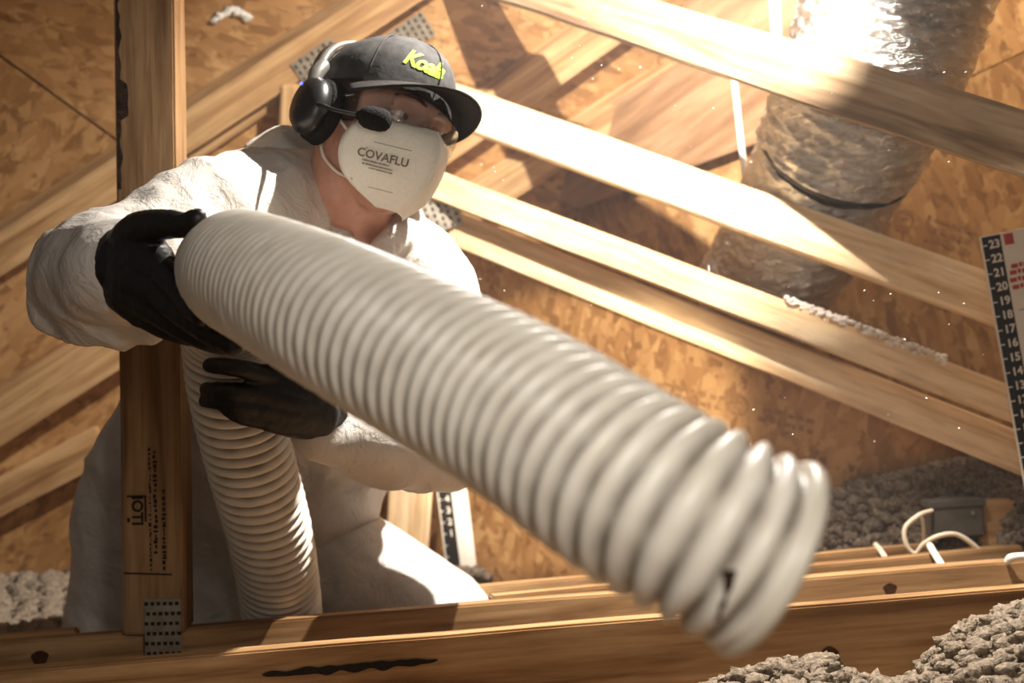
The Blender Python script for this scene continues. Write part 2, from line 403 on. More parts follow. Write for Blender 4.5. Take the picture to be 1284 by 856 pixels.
panel('roof_panel', roof, [(728, 152), (640, 215), (722, 262), (1040, 146), (1000, -200), (860, -200), (860, 72)], PY, NY, M['brown_panel'])  # smooth panel, browner than the strand board around it
bm = bmesh.new(); bmesh.ops.create_grid(bm, x_segments=2, y_segments=2, size=1)
for v in bm.verts: v.co = Vector((v.co.x * 3.4, v.co.y * 2.6 + 2.2, -0.15))
fl = link('floor', bmmesh('floor', bm), M['drywall']); tag(fl, 'dusty brown drywall between the joists', kind='structure')

# ------------------------------------------------------------------ joists
def joist(a, b, hgt, label, wid=0.038, ext=0.0):
    p0, p1 = G(*a), G(*b); d = (p1 - p0).normalized(); p0 -= d * ext; p1 += d * ext
    nrm = Vector((0, 0, 1)).cross(d); nrm = nrm if nrm.y < 0 else -nrm      # front normal
    c = Vector((0, 0, -hgt / 2))
    return timber('ceiling_joist', p0 + c, p1 + c, hgt, wid, nrm, M['joist'], label, 'joist', 'ceiling joists')
J1 = joist((0, 842), (1284, 737), 0.14, 'deep joist with a pale top edge nearest the foreground fluff', ext=0.35)
J2 = joist((0, 806), (1284, 702), 0.089, 'joist that carries the upright post and its nail plate', ext=0.35)
J3 = joist((618, 748), (1284, 684), 0.089, 'joist with a white cable strapped over it', ext=0.0)
J4 = joist((590, 737), (1170, 682), 0.089, 'short joist behind the cable joist, beside the grey fluff')
J5 = joist((-60, 803), (95, 790), 0.089, 'joist end behind the kneeling hip, by the pale fluff')
def knot(parent, x, y, hgt, a, b, off=0.0006):
    m0 = wm(parent); n = m0.col[2].xyz; o = m0.translation
    v = P(x, y, 1) - CAM; q = CAM + v * ((o - CAM).dot(n) / v.dot(n))
    bm = bmesh.new(); bmesh.ops.create_circle(bm, cap_ends=True, segments=18, radius=1)
    for k in bm.verts: k.co = Vector((k.co.x * a * (1 + .12 * math.sin(5 * k.co.y)), k.co.y * b, 0))
    ex = bmesh.ops.extrude_face_region(bm, geom=bm.faces[:])
    for k in [e for e in ex['geom'] if isinstance(e, bmesh.types.BMVert)]: k.co.z -= .0008
    part_at(parent, 'knot', bmmesh('knot', bm), M['knot'], basis(m0.col[0].xyz, n, q + n * off))
def stain(parent, x, y, a, b):
    m0 = wm(parent); n = m0.col[2].xyz; o = m0.translation; v = P(x, y, 1) - CAM; q = CAM + v * ((o - CAM).dot(n) / v.dot(n))
    vs = []; N = 60
    for k in range(N):
        u = -1 + 2 * k / (N - 1); h = b * (1 - u * u) ** .35; vs += [(u * a, h * (.45 + .5 * noise.noise((k * .17, 1, 0))), 0), (u * a, -h * (.55 + .5 * noise.noise((k * .21, 7, 0))), 0)]
    part_at(parent, 'stain', mesh('stain', vs, [(2 * k, 2 * k + 1, 2 * k + 3, 2 * k + 2) for k in range(N - 1)]), M['stampink'], basis(m0.col[0].xyz, n, q + n * .0022))['label'] = 'ragged black stain'
stain(J1, 440, 836, .115, .010)
knot(J2, 1116, 738, .089, .011, .009); knot(J2, 50, 824, .089, .012, .010); knot(J1, 1040, 822, .14, .013, .013)

# unseen sheet added beside the key lamp, outline cut to shade the far right
EDGE = [(.05, .42), (-.01, .19), (-.05, .0), (-.20, -.07), (-.29, -.13), (-.35, -.16), (-.37, -.22), (-.10, -.24), (.60, -.26), (1.2, 0.0), (.9, .5)]
qa = (P(1200, 300, 2.4) - KEY).normalized(); qr = qa.cross(Vector((0, 0, 1))).normalized(); qu = qr.cross(qa)
qs = [KEY + (qa + qr * a + qu * b) * .09 for a, b in EDGE]; qn = len(qs); qc = KEY + qa
qs = qs + [q + (qc - KEY).normalized() * .008 for q in qs]
sb = link('light_blocker', mesh('light_blocker', qs, [tuple(range(qn)), tuple(range(2 * qn - 1, qn - 1, -1))] + [(i, i + qn, (i + 1) % qn + qn, (i + 1) % qn) for i in range(qn)]), M['blackplastic'])
tag(sb, 'added black sheet cut to shape the lamp shadow, above the rough beam', 'board')

# ------------------------------------------------------------------ upright post on the second joist
pa, pb = P(192, 795, 2.03), P(179, -60, 2.035)
pn = (TOCAM + R_ * 0.02)
post = timber('truss_post', pa, pb, 0.086, 0.076, pn, M['post'], 'upright weathered wooden post with black stamps and bark edge', 'post', jitter=0.0012, e1=.38)
PM = wm(post)
def onpost(x, y, off=0.0):
    n = PM.col[2].xyz; o = PM.translation; v = P(x, y, 1) - CAM
    return CAM + v * ((o - CAM).dot(n) / v.dot(n)) + n * off
pm = PM.copy(); pm.translation = onpost(205, 787, 0.004); nail_plate(post, pm, .085, .052, 6, 6)
vs = []; fs = []                                                     # bark on the left edge
for i in range(40):
    y = -20 + i * 6.6; w = 5 + 5 * noise.noise((i * .35, 0, 0)) + (9 if 18 < i < 26 else 0)
    vs += [onpost(145 + y * .012, y, .0015), onpost(145 + y * .012 + max(2, w), y, .0012), onpost(144 + y * .012, y, -.004)]
for i in range(39): a = i * 3; fs += [(a, a + 1, a + 4, a + 3), (a + 2, a, a + 3, a + 5)]
tag(link('bark_edge', mesh('bark_edge', vs, fs), M['bark'], post), 'dark bark along one edge')

# text as flat mesh
def text_me(s, size, shear=0.0, offset=0.0, extrude=0.0, spacing=1.0, align='CENTER'):
    c = bpy.data.curves.new('lettering', 'FONT'); c.body = s; c.size = size; c.shear = shear; c.offset = offset; c.extrude = extrude
    c.align_x = align; c.align_y = 'CENTER'; c.space_character = spacing; c.resolution_u = 3
    o = bpy.data.objects.new('t', c); COL.objects.link(o)
    dg = bpy.context.evaluated_depsgraph_get(); me = bpy.data.meshes.new_from_object(o.evaluated_get(dg)); bpy.data.objects.remove(o)
    me.materials.clear(); me.name = 'lettering'; return me
def bars(rects, th=0.0006):
    bm = bmesh.new()
    for x0, y0, x1, y1 in rects:
        gq = bmesh.ops.create_cube(bm, size=1)['verts']
        for v in gq: v.co = Vector(((x0 + x1) / 2 + v.co.x * (x1 - x0), (y0 + y1) / 2 + v.co.y * (y1 - y0), v.co.z * th))
    return bmmesh('printed_bars', bm)
tm = basis(-PM.col[0].xyz, PM.col[2].xyz, onpost(172, 640, .0016))   # reads down the post
part_at(post, 'stamp', text_me('IOTI', .022, offset=.0006), M['stampink'], tm)
for q_ in ((-.022, .011, .016, .0135), (-.022, -.014, -.0195, .0105), (.010, -.014, .016, -.010)): part_at(post, 'stamp_frame', bars([q_]), M['stampink'], tm)
t2 = basis(-PM.col[0].xyz, PM.col[2].xyz, onpost(199, 640, .0016))
rr = random.Random(3); rows = []
for y0, xa, xb in ((-.006, -.085, .06), (.006, -.03, .085), (-.0125, -.09, .085)):
    x = xa
    while x < xb:
        w = rr.uniform(.002, .006); rows.append((x, y0 + rr.uniform(-.0015, .001), x + w, y0 + rr.uniform(.002, .005) * (0.5 if y0 < -.01 else 1))); x += w + rr.uniform(.0006, .004)
part_at(post, 'stamp_lines', bars(rows), M['stampink'], t2)['kind'] = 'stuff'
part_at(post, 'saw_mark', bars([(-.001, -.034, .001, .034)], .0008), M['stampink'], basis(-PM.col[0].xyz + PM.col[1].xyz * .05, PM.col[2].xyz, onpost(186, 719, .0016)))

# ------------------------------------------------------------------ roof framing
def onL(x0, y0, x1, y1, wpx, t, label, name='rafter', lift=0.0, e0=0.0, e1=0.0, group='rafters on the strand board deck'):
    a, b = PL(x0, y0, t + lift), PL(x1, y1, t + lift); d = 1 / invL((x0 + x1) / 2, (y0 + y1) / 2)
    return timber(name, a, b, wpx * d / FPX, t, NL, M['rafter'], label, 'rafter', group, e0=e0, e1=e1)
R1 = onL(-40, 329, 520, -38, 47, .07, 'long rafter with two nail plates passing behind the headset', e0=.6, e1=.35)
onL(210, 212, 380, 96, 15, .03, 'thin strip nailed below the long rafter near the post', 'rafter_strip')
onL(-60, 550, 170, 400, 56, .07, 'rafter that disappears behind the drooping sleeve', e0=.35)
onL(-60, 645, 130, 545, 36, .06, 'lower rafter ending behind the kneeling hip, above the pale fluff', e0=.3)
R4 = onL(520, 192, 800, -5, 48, .06, 'pale rafter rising behind the cap brim')
onL(560, 265, 900, 52, 40, .06, 'rafter bordering the plain brown panel')
n1 = basis(PL(430, 30) - PL(400, 50), NL, PL(392, 66, .0735)); nail_plate(R1, n1, .10, .065, 7, 4)
n2 = basis(PL(430, 30) - PL(400, 50), NL, PL(506, 30, .0735)); nail_plate(R1, n2, .085, .06, 6, 4)
timber('truss_web', PL(358, 92, .078), PL(345, 330, .078), .042, .035, NL, M['rafter'], 'short upright web board behind the headset ear cup', 'web board')
# long members fanning to the right
def web(a, b, w, t, label, up=0.0, mat='pine', name='truss_web'):
    return timber(name, P(*a), P(*b), w, t, NB + U_ * up + TOCAM * .4, M[mat], label, 'web board', 'long web boards on the right', e1=.30)
W1 = web((520, 112, 2.90), (1262, 380, 2.34), .080, .038, 'brightest long web board ending behind the numbered ruler, in front of duct', .25)
W2 = web((500, 214, 2.90), (1300, 518, 2.36), .058, .038, 'long web board with white fluff along its top edge', .2)
W3 = web((530, 272, 2.91), (1310, 582, 2.40), .066, .045, 'lowest long web board, lying against the strand board', .05)
B1 = timber('roof_beam', P(540, -58, 3.0), P(1320, 192, 2.02), .089, .038, TOCAM - U_ * .16 + NB * .15, M['beam'], 'rough sawn beam crossing in front of the foil duct', 'beam', jitter=.004, e1=.55)
# wane line in the bright web
W1m = wm(W1)
ST = timber('stud', P(541, 238, 3.06), P(508, 712, 3.08), .092, .045, TOCAM, M['pine'], 'upright stud behind the raised knee, beside a narrow ruler', 'stud')
nm = basis(R_ + U_ * .35, TOCAM, P(549, 268, 2.87)); nail_plate(W2, nm, .085, .07, 6, 5)

# ink stamps on the deck
def ink_stamp(parent, pf, nrm, x, y, ax, scale, rects, ring=True):
    m = basis(pf(x + ax[0], y + ax[1]) - pf(x, y), nrm, pf(x, y, .0012)); bm = bmesh.new()
    if ring:
        a = bmesh.ops.create_circle(bm, segments=24, radius=.026 * scale)['verts']; b = bmesh.ops.create_circle(bm, segments=24, radius=.018 * scale)['verts']
        bmesh.ops.bridge_loops(bm, edges=bm.edges[:])
    for x0, y0, x1, y1 in rects:
        q = bmesh.ops.create_cube(bm, size=1)['verts']
        for v in q: v.co = Vector(((x0 + x1) / 2 + v.co.x * (x1 - x0), (y0 + y1) / 2 + v.co.y * (y1 - y0), v.co.z * .0005)) * scale
    o = part_at(parent, 'ink_stamp', bmmesh('ink_stamp', bm), M['fadedink'], m); o['label'] = 'faded smeared ink stamp'; return o
rr = random.Random(11)
def smear(x0, x1, rows_, h=.010):
    out = []
    for j in range(rows_):
        x = x0 + rr.uniform(0, .02)
        while x < x1:
            w = rr.uniform(.006, .018); out.append((x, -.02 + j * .022 - .006 * rr.random(), x + w, -.02 + j * .022 + h * rr.uniform(.5, 1))); x += w + rr.uniform(.003, .010)
    return out
ink_stamp(pB1, PB, NB, 1133, 277, (20, 7), .9, smear(.05, .17, 3) + [(-.01, -.012, .01, -.006), (-.01, .004, .01, .010)])
ink_stamp(pC, PC, NC, 925, 507, (20, 5), .95, smear(.04, .16, 2) + smear(-.17, -.04, 2) + [(-.01, -.012, .01, -.006), (-.01, .004, .01, .010)])

# ------------------------------------------------------------------ foil duct, hanging strap and rod
def duct():
    root = empty('flexible_duct', P(1090, 90, 2.46)); tag(root, 'crumpled silver foil duct sloping down behind the rough beam', 'duct')
    s = catmull([(*P(1235, -420, 2.27), .158), (*P(1165, -160, 2.36), .158), (*P(1135, -40, 2.40), .157), (*P(1098, 80, 2.46), .152), (*P(1048, 195, 2.58), .142)], 34)
    s2 = catmull([(*P(1050, 190, 2.58), .137), (*P(1010, 270, 2.72), .134), (*P(972, 335, 2.86), .128), (*P(948, 374, 2.94), .126)], 26)
    for nm_, q in (('foil_sleeve', s), ('foil_sleeve', s2)):
        c, r = q[:, :3], q[:, 3]; seg = 110; t, u, v = frames(c); th = np.linspace(0, 2 * math.pi, seg, endpoint=False); vs = []
        for i in range(len(c)):
            for k in range(seg):
                a = th[k]; cx, cy = math.cos(a), math.sin(a); pt = Vector(c[i])
                w = noise.noise((cx * 2.2, cy * 2.2, i * .55)) * .007 + (1 - abs(noise.noise((cx * 3 + 4, cy * 3, i * .42 + a)))) * .006 + noise.noise((cx * 9, cy * 9, i * .9)) * .0025
                vs.append(c[i] + (r[i] + w) * (cx * u[i] + cy * v[i]))
        fs = [(i * seg + k, i * seg + (k + 1) % seg, (i + 1) * seg + (k + 1) % seg, (i + 1) * seg + k) for i in range(len(c) - 1) for k in range(seg)]
        link(nm_, mesh(nm_, vs, fs), M['foil'], root, True)
    c, d = np.array(P(1048, 195, 2.58)), np.array(P(1098, 80, 2.46) - P(1010, 270, 2.68)); d /= np.linalg.norm(d)
    vs, fs = tube_vf([c - d * .012, c - d * .004, c + d * .004], [.137, .145, .145], 64)
    tag(link('joint_band', mesh('joint_band', vs, fs), M['blackplastic'], root, True), 'dark band at the sleeve joint')
duct()
def rod(name, pts, r, mat, label, cat, seg=10, n=8, group=None):
    s = catmull([tuple(p) for p in pts], n); v, f = tube_vf(s, [r] * len(s), seg, True, True)
    return tag(link(name, mesh(name, v, f), mat, None, True), label, cat, group)
rod('hanging_rod', [P(920, 92, 2.78), P(927, 160, 2.78), P(936, 236, 2.78)], .0065, M['white'], 'thin white rod hanging below the rough beam', 'rod')
sv = [P(962, -60, 2.62), P(977, -60, 2.62), P(980, 60, 2.62), P(968, 60, 2.62)]; sv += [p + F_ * .003 for p in sv]
tag(link('hanging_strap', mesh('hanging_strap', sv, [(0, 1, 2, 3), (7, 6, 5, 4), (0, 4, 5, 1), (1, 5, 6, 2), (2, 6, 7, 3), (3, 7, 4, 0)]), M['white']), 'flat white strap hanging beside the foil duct above beam', 'strap')

# ------------------------------------------------------------------ rulers
def ruler(pt, pb_, width, label, inch, top, nums, blackw, side=1):
    ax = (pb_ - pt); L = ax.length; xdir = ax.normalized(); z = (TOCAM - xdir * TOCAM.dot(xdir)).normalized()
    m = Matrix((xdir, z.cross(xdir), z)).transposed().to_4x4(); m.translation = pt      # x runs down, y to the right
    root = empty('depth_ruler', pb_); tag(root, label, 'ruler')
    def sub(name, me, mat, x, y, zz, rot=True):
        mm = m @ Matrix.Translation((x, y, zz)) @ (Matrix.Rotation(math.pi / 2, 4, 'Z') if rot else Matrix.Identity(4))
        return part_at(root, name, me, mat, mm)
    sub('card', box_me('card', L, width, .0025, .0004), M['rulerwhite'], L / 2, width / 2, 0, False)
    sub('scale_strip', box_me('scale_strip', L - .004, blackw, .0008, 0), M['rulerblack'], L / 2, blackw / 2 + .003, .0006, False)
    for i in range(nums):
        x = .016 + i * inch
        if x > L: break
        v = top - i
        if v > 0: sub('numeral', text_me(str(v), inch * .80, offset=.0005), M['rulerwhite'], x, blackw * .62 + .003, .0012)
        sub('tick', box_me('tick', .002, .007, .0003, 0), M['rulerwhite'], x, .0062, .0012, False)
    return root, sub
pt, pb_ = P(1228, 297, 2.29), P(1302, 706, 2.31)
rl, sub = ruler(pt, pb_, .078, 'black and white numbered depth ruler with red print at the web ends', 18.05 * 2.29 / FPX, 23, 23, .030)
sub('red_mark', box_me('red_mark', .018, .015, .0004, 0), M['red'], .012, .046, .0008, False)
for i, (xx, yy) in enumerate(((.056, .056), (.066, .052), (.078, .050), (.090, .052))):
    sub('red_print', bars([(-.014, -.004, -.003, .003), (-.001, -.003, .004, .004), (.006, -.004, .014, .003)]), M['red'], xx, yy, .0008)
sub('print_line', box_me('print_line', .0015, .04, .0003, 0), M['ink'], .128, .062, .0008, False)
for k in range(5): sub('print_line', box_me('print_line', .0012, .030, .0003, 0), M['ink'], .140 + k * .006, .066, .0008, False)
ruler(P(541, 560, 3.10), P(560, 716, 3.10), .066, 'narrow depth ruler standing beside the stud behind the hose', 14.5 * 3.1 / FPX, 8, 10, .028)

# ------------------------------------------------------------------ cable, straps, junction bits at the right
rod('electric_cable', [P(1168, 640, 2.42), P(1152, 646, 2.41), P(1135, 662, 2.41), P(1137, 684, 2.41), P(1148, 694, 2.41), P(1158, 682, 2.40), P(1176, 672, 2.39), P(1200, 670, 2.39), P(1224, 686, 2.39), P(1232, 700, 2.40)], .0042, M['cable'], 'cream electric cable looping up behind the joist', 'cable')
rod('electric_cable', [P(1157, 650, 2.42), P(1158, 668, 2.42), P(1156, 692, 2.43)], .0032, M['cable'], 'short cable dropping straight below the grey box', 'cable')
rod('electric_cable', [P(1166, 684, 2.36), P(1173, 696, 2.30), P(1186, 716, 2.24)], .0058, M['white'], 'short white cable laid across the strapped joist', 'cable')
rod('electric_cable', [P(1098, 683, 2.50), P(1104, 690, 2.45), P(1112, 702, 2.40)], .0050, M['cable'], 'dull cable end crossing the short joist', 'cable')
rod('electric_cable', [P(1264, 703, 2.22), P(1272, 698, 2.215), P(1320, 696, 2.22)], .006, M['white'], 'white cable end resting on the post joist', 'cable')
bx = empty('junction_box', P(1200, 662, 2.44)); tag(bx, 'dull grey metal box in front of the grey fluff', 'box')
bd = basis(R_ + U_ * .07, TOCAM, P(1202, 653, 2.42)); part_at(bx, 'body', box_me('body', .09, .058, .05, .004), M['box'], bd)
part_at(bx, 'cover_plate', box_me('cover_plate', .098, .012, .054, .002), M['box'], bd @ Matrix.Translation((0, .029, .002)))
part_at(bx, 'screw', box_me('screw', .006, .006, .003, .001), M['galv'], bd @ Matrix.Translation((.025, .012, .003)))
timber('wood_block', P(1231, 657, 2.43), P(1330, 650, 2.43), .08, .045, TOCAM, M['joist'], 'short wood block beside the grey box under the ruler', 'block')

# ------------------------------------------------------------------ fluffy insulation (uncountable)
def fluff(name, label, samples, rmin, rmax, mat, seed, seg=2):
    rg = random.Random(seed); protos = []
    for k in range(6):
        bm = bmesh.new(); bmesh.ops.create_icosphere(bm, subdivisions=seg, radius=1)
        for v in bm.verts:
            q = v.co.copy(); v.co *= 1 + .7 * noise.noise(q * 1.5 + Vector((k * 9, 0, 0))) + .75 * noise.noise(q * 3.7 + Vector((0, k * 5, 0)))
        protos.append((np.array([v.co[:] for v in bm.verts]), [tuple(v.index for v in f.verts) for f in bm.faces])); bm.free()
    V, Fc, off = [], [], 0
    for p in samples(rg):
        v, f = protos[rg.randrange(6)]; r = rg.uniform(rmin, rmax)
        m = np.array((Matrix.Rotation(rg.uniform(0, 6.28), 3, Vector((rg.gauss(0, 1), rg.gauss(0, 1), rg.gauss(0, 1))).normalized())))
        V.append(v @ m.T * r * np.array([1.2, 1, .85]) + np.array(p)); Fc += [tuple(i + off for i in q) for q in f]; off += len(v)
    me = mesh(name, np.vstack(V).tolist(), Fc); o = link(name, me, mat, None, True); return tag(o, label, 'insulation', kind='stuff')
def interp(x, tab): return float(np.interp(x, [a for a, b in tab], [b for a, b in tab]))
def fore(rg):
    tab = [(860, 870), (905, 846), (950, 832), (1010, 822), (1040, 822), (1075, 842), (1120, 850), (1150, 838), (1190, 796), (1225, 775), (1252, 760), (1300, 752), (1420, 745)]
    for i in range(3600):
        x = rg.uniform(880, 1560); top = interp(x, tab) + 8 * noise.noise((x * .05, 0, 0)); k = rg.random() ** 1.5
        d = 1.70 - .28 * k + rg.uniform(-.03, .03); yield P(x, top + 10 + 190 * k, d)
fluff('loose_insulation', 'grey fluffy insulation lumps heaped against the deep joist', fore, .006, .0135, M['insulpale'], 5)
def back(rg):
    tab = [(960, 700), (1010, 662), (1040, 622), (1075, 602), (1110, 592), (1150, 584), (1200, 574), (1240, 566), (1290, 562), (1400, 556)]
    for i in range(2600):
        x = rg.uniform(975, 1400); top = interp(x, tab) + 6 * noise.noise((x * .06, 3, 0)); k = rg.random() ** 1.2
        d0 = 1 / invC(x, top) - .03; yield P(x, top + 8 + 110 * k, d0 - .04 * k + rg.uniform(-.02, .01))
fluff('loose_insulation', 'dark grey insulation bank drifted against the strand board', back, .008, .018, M['insul'], 6)
def left(rg):
    for i in range(700):
        x = rg.uniform(-160, 112); k = rg.random(); yield P(x, 722 + 12 * noise.noise((x * .04, 5, 0)) + 85 * k, 2.95 - .42 * k)
fluff('loose_insulation', 'pale insulation patch on the floor behind the kneeling hip', left, .010, .020, M['insulpale'], 8)
def mid(rg):
    for i in range(160):
        x = rg.gauss(582, 12); yield P(x, 716 + abs(rg.gauss(0, 12)), 3.02 + rg.uniform(-.05, .05))
fluff('loose_insulation', 'small insulation tuft at the foot of the narrow ruler', mid, .006, .014, M['insul'], 9)
def ontop(rg):
    for i in range(520):
        x = rg.uniform(985, 1185); k = (x - 540) / 760; y = 212 + (516 - 212) * (x - 500) / 800 - 21 + rg.uniform(-4, 5) * (1 + .6 * noise.noise((x * .06, 0, 2))); yield P(x, y, 1 / (1 / 2.90 + (1 / 2.36 - 1 / 2.90) * (x - 500) / 800) + rg.uniform(0, .03))
fluff('insulation_dusting', 'white fluff lying along a long web board', ontop, .0022, .0055, M['elastic'], 10, 1)
def foamy(rg):
    for i in range(60):
        t = rg.random(); yield PL(268 + 44 * t, 24 - 12 * math.sin(t * 3.0) + rg.uniform(-3, 3), .008)
tag(fluff('foam_crumb', 'white curl of foam stuck to the strand board near post', foamy, .004, .008, M['white'], 12, 1), cat='foam')

def motes(rg):
    for i in range(90):
        yield P(rg.uniform(480, 1284), rg.uniform(0, 560), rg.uniform(1.7, 2.6))
fluff('airborne_dust', 'tiny specks of dust floating in the lamp light', motes, .0005, .0013, M['white'], 21, 1)

# ------------------------------------------------------------------ the corrugated hose
HP = [(P(955, 696, .872)), P(885, 660, .868), P(797, 614, .894), P(722, 563, .934), P(648, 514, .985), P(452, 411, 1.13), P(352, 362, 1.29), P(304, 341, 1.42), P(292, 342, 1.55), P(289, 352, 1.70), P(287, 378, 1.83), P(286, 418, 1.90), P(289, 465, 1.93), P(300, 524, 1.97), P(318, 594, 2.02), P(338, 668, 2.09), P(350, 738, 2.18), P(356, 800, 2.24), P(358, 850, 2.26)]
HR, PITCH_H = .0585, .0162
def hose():
    s = catmull([tuple(p) for p in HP], 60); L = np.concatenate([[0], np.cumsum(np.linalg.norm(np.diff(s, axis=0), axis=1))])
    n = int(L[-1] / (PITCH_H / 9)); q = np.linspace(0, L[-1], n); c = np.stack([np.interp(q, L, s[:, k]) for k in range(3)], 1)
    for _ in range(400): c[1:-1] = (c[:-2] + 2 * c[1:-1] + c[2:]) / 4
    t, u, v = frames(c); seg = 64; th = np.linspace(0, 2 * math.pi, seg, endpoint=False)
    ph = (q[:, None] / PITCH_H + th[None, :] / (2 * math.pi)) % 1.0
    prof = np.abs(np.sin(math.pi * ph)) ** 0.75                     # broad lobes, narrow grooves
    rag = np.array([[noise.noise((math.cos(a) * 3, math.sin(a) * 3, x * 60)) for a in th] for x in q])
    r = HR - .0065 + .0110 * prof + .0007 * rag
    vs = (c[:, None, :] + r[:, :, None] * (np.cos(th)[None, :, None] * u[:, None, :] + np.sin(th)[None, :, None] * v[:, None, :])).reshape(-1, 3)
    inner = (c[:, None, :] + (HR - .006) * (np.cos(th)[None, :, None] * u[:, None, :] + np.sin(th)[None, :, None] * v[:, None, :]))[:120].reshape(-1, 3)
    fs = [(i * seg + k, i * seg + (k + 1) % seg, (i + 1) * seg + (k + 1) % seg, (i + 1) * seg + k) for i in range(n - 1) for k in range(seg)]
    root = empty('corrugated_hose', P(358, 850, 2.22)); tag(root, 'ribbed off-white hose held in black gloves, open end forward', 'hose')
    hw = mesh('hose_wall', vs, fs); link('hose_wall', hw, M['hosedirt'], root, True)
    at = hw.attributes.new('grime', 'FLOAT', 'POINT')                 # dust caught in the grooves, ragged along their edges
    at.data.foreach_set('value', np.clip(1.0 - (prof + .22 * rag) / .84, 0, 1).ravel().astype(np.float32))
    fi = [((i + 1) * seg + k, (i + 1) * seg + (k + 1) % seg, i * seg + (k + 1) % seg, i * seg + k) for i in range(119) for k in range(seg)]
    link('inner_lining', mesh('inner_lining', inner, fi), M['hose'], root, True)
    a = np.linspace(0, 2 * math.pi, 72); rim = np.array([c[0] - t[0] * .004 + (HR + .001) * (math.cos(x) * u[0] + math.sin(x) * v[0]) for x in a])
    vs, fs = tube_vf(rim, [.0062] * 72, 10, False); tag(link('end_rim', mesh('end_rim', vs, fs), M['hose'], root, True), 'thick cut rim of the open end')
    # torn slit near the rim
    bm = bmesh.new(); pts = []
    for k in range(9):
        kk = k / 8; ang = None; pts.append(P(905 + 4 * kk + 5 * math.sin(kk * 3), 728 + 52 * kk, .795))
    hm = bpy.data.objects['hose_wall'].data; bv = BVHTree.FromPolygons([x.co for x in hm.vertices], [p.vertices[:] for p in hm.polygons])
    row = []
    for k in range(12):
        kk = k / 11; wv = (3.5 + 5 * (1 - kk) * (k < 4) + 1.5 * math.sin(k * 2)) ; xx = 914 - 12 * kk + 3 * math.sin(kk * 5); yy = 714 + 68 * kk; pr = []
        for sx in (-1, 1):
            dv = (P(xx + sx * wv, yy, 1) - CAM).normalized(); h = bv.ray_cast(CAM, dv); pr.append((h[0] if h[0] is not None else P(xx, yy, .8)) - dv * .0012)
        row.append(pr)
    vs = [p for pr in row for p in pr]; fs = [(2 * i, 2 * i + 1, 2 * i + 3, 2 * i + 2) for i in range(11)]
    tag(link('torn_slit', mesh('torn_slit', vs, fs), M['bark'], root), 'dark torn slit beside the rim')
    bpy.data.meshes.remove  # noqa
hose()

# ------------------------------------------------------------------ the person
PE = empty('person', P(260, 850, 2.4))
tag(PE, 'kneeling person in white coverall and black cap, aiming the hose', 'person')
# ---- head frame
HS = 1.0
HEADPOS = P(474, 163, 2.0)
YAW, PIT, ROLLH = math.radians(43), math.radians(-14), math.radians(25)
Bc = Matrix((R_, F_, U_)).transposed()
HM = (Bc @ Matrix.Rotation(ROLLH, 3, 'Y') @ Matrix.Rotation(YAW, 3, 'Z') @ Matrix.Rotation(PIT, 3, 'X')).to_4x4()
HM = Matrix.Translation(HEADPOS) @ HM @ Matrix.Scale(HS, 4); HI = HM.inverted()
def hv(v): return HM @ Vector(v)
def hx(pc): return [tuple(HM @ Vector(v)) for v in pc[0]], pc[1]
# ---- body: head, neck, trunk, limbs as one continuous skin
RY = Matrix.Rotation
pieces = [hx(ellipsoid((0, .012, .038), (.077, .098, .080))), hx(ellipsoid((0, -.022, -.035), (.066, .078, .082))),
          hx(ellipsoid((0, -.050, -.088), (.042, .045, .036))), hx(ellipsoid((0, -.088, .020), (.056, .020, .018))),
          hx(ellipsoid((.044, -.058, -.025), (.026, .026, .030))), hx(ellipsoid((-.044, -.058, -.025), (.026, .026, .030))),
          hx(limb([(Vector((0, -.094, .016)), .009), (Vector((0, -.104, -.008)), .0095), (Vector((0, -.116, -.030)), .014)], 4, 12)),
          hx(ellipsoid((0, -.094, -.062), (.026, .014, .012))),
          hx(ellipsoid((-.080, .016, -.012), (.008, .020, .032))), hx(ellipsoid((.080, .016, -.012), (.008, .020, .032)))]
SH = P(432, 330, 2.10)
pieces.append(limb([(hv((0, .030, -.02)), .060), (hv((0, .030, -.085)), .060), (P(440, 262, 2.06), .062), (P(432, 315, 2.10), .072)], 6, 20))
pieces.append(loft([(P(428, 322, 2.14), .10, .06), (P(405, 400, 2.22), .14, .08), (P(330, 560, 2.38), .13, .07), (P(262, 740, 2.50), .13, .07)], R_, F_))
for ch in ([(P(365, 270, 2.05), .05), (P(280, 275, 1.92), .042), (P(200, 310, 1.82), .04), (P(122, 352, 1.77), .04), (P(146, 334, 1.62), .03)],
           [(P(520, 350, 2.15), .05), (P(572, 450, 2.12), .042), (P(572, 555, 2.07), .04), (P(500, 553, 2.0), .036), (P(450, 545, 1.96), .026)],
           [(P(330, 750, 2.50), .06), (P(450, 735, 2.44), .06), (P(520, 762, 2.34), .06), (P(566, 790, 2.28), .052)],
           [(P(230, 750, 2.52), .06), (P(190, 800, 2.50), .06)]):
    pieces.append(limb(ch))
body = fuse('body', pieces, .0055, 3)
co = getco(body); hi = np.array(HI); lc = np.c_[co, np.ones(len(co))] @ hi.T
for sx in (-1, 1):                                                    # eye sockets
    dd = ((lc[:, 0] - sx * .032) / .019) ** 2 + ((lc[:, 2] - .004) / .013) ** 2; k = np.exp(-dd) * (lc[:, 1] < -.03) * .010
    co += k[:, None] * np.array(HM.to_3x3() @ Vector((0, 1, 0)))
setco(body, co)
bo = link('body', body, M['skin'], PE, True); tag(bo, 'reddish face and neck')
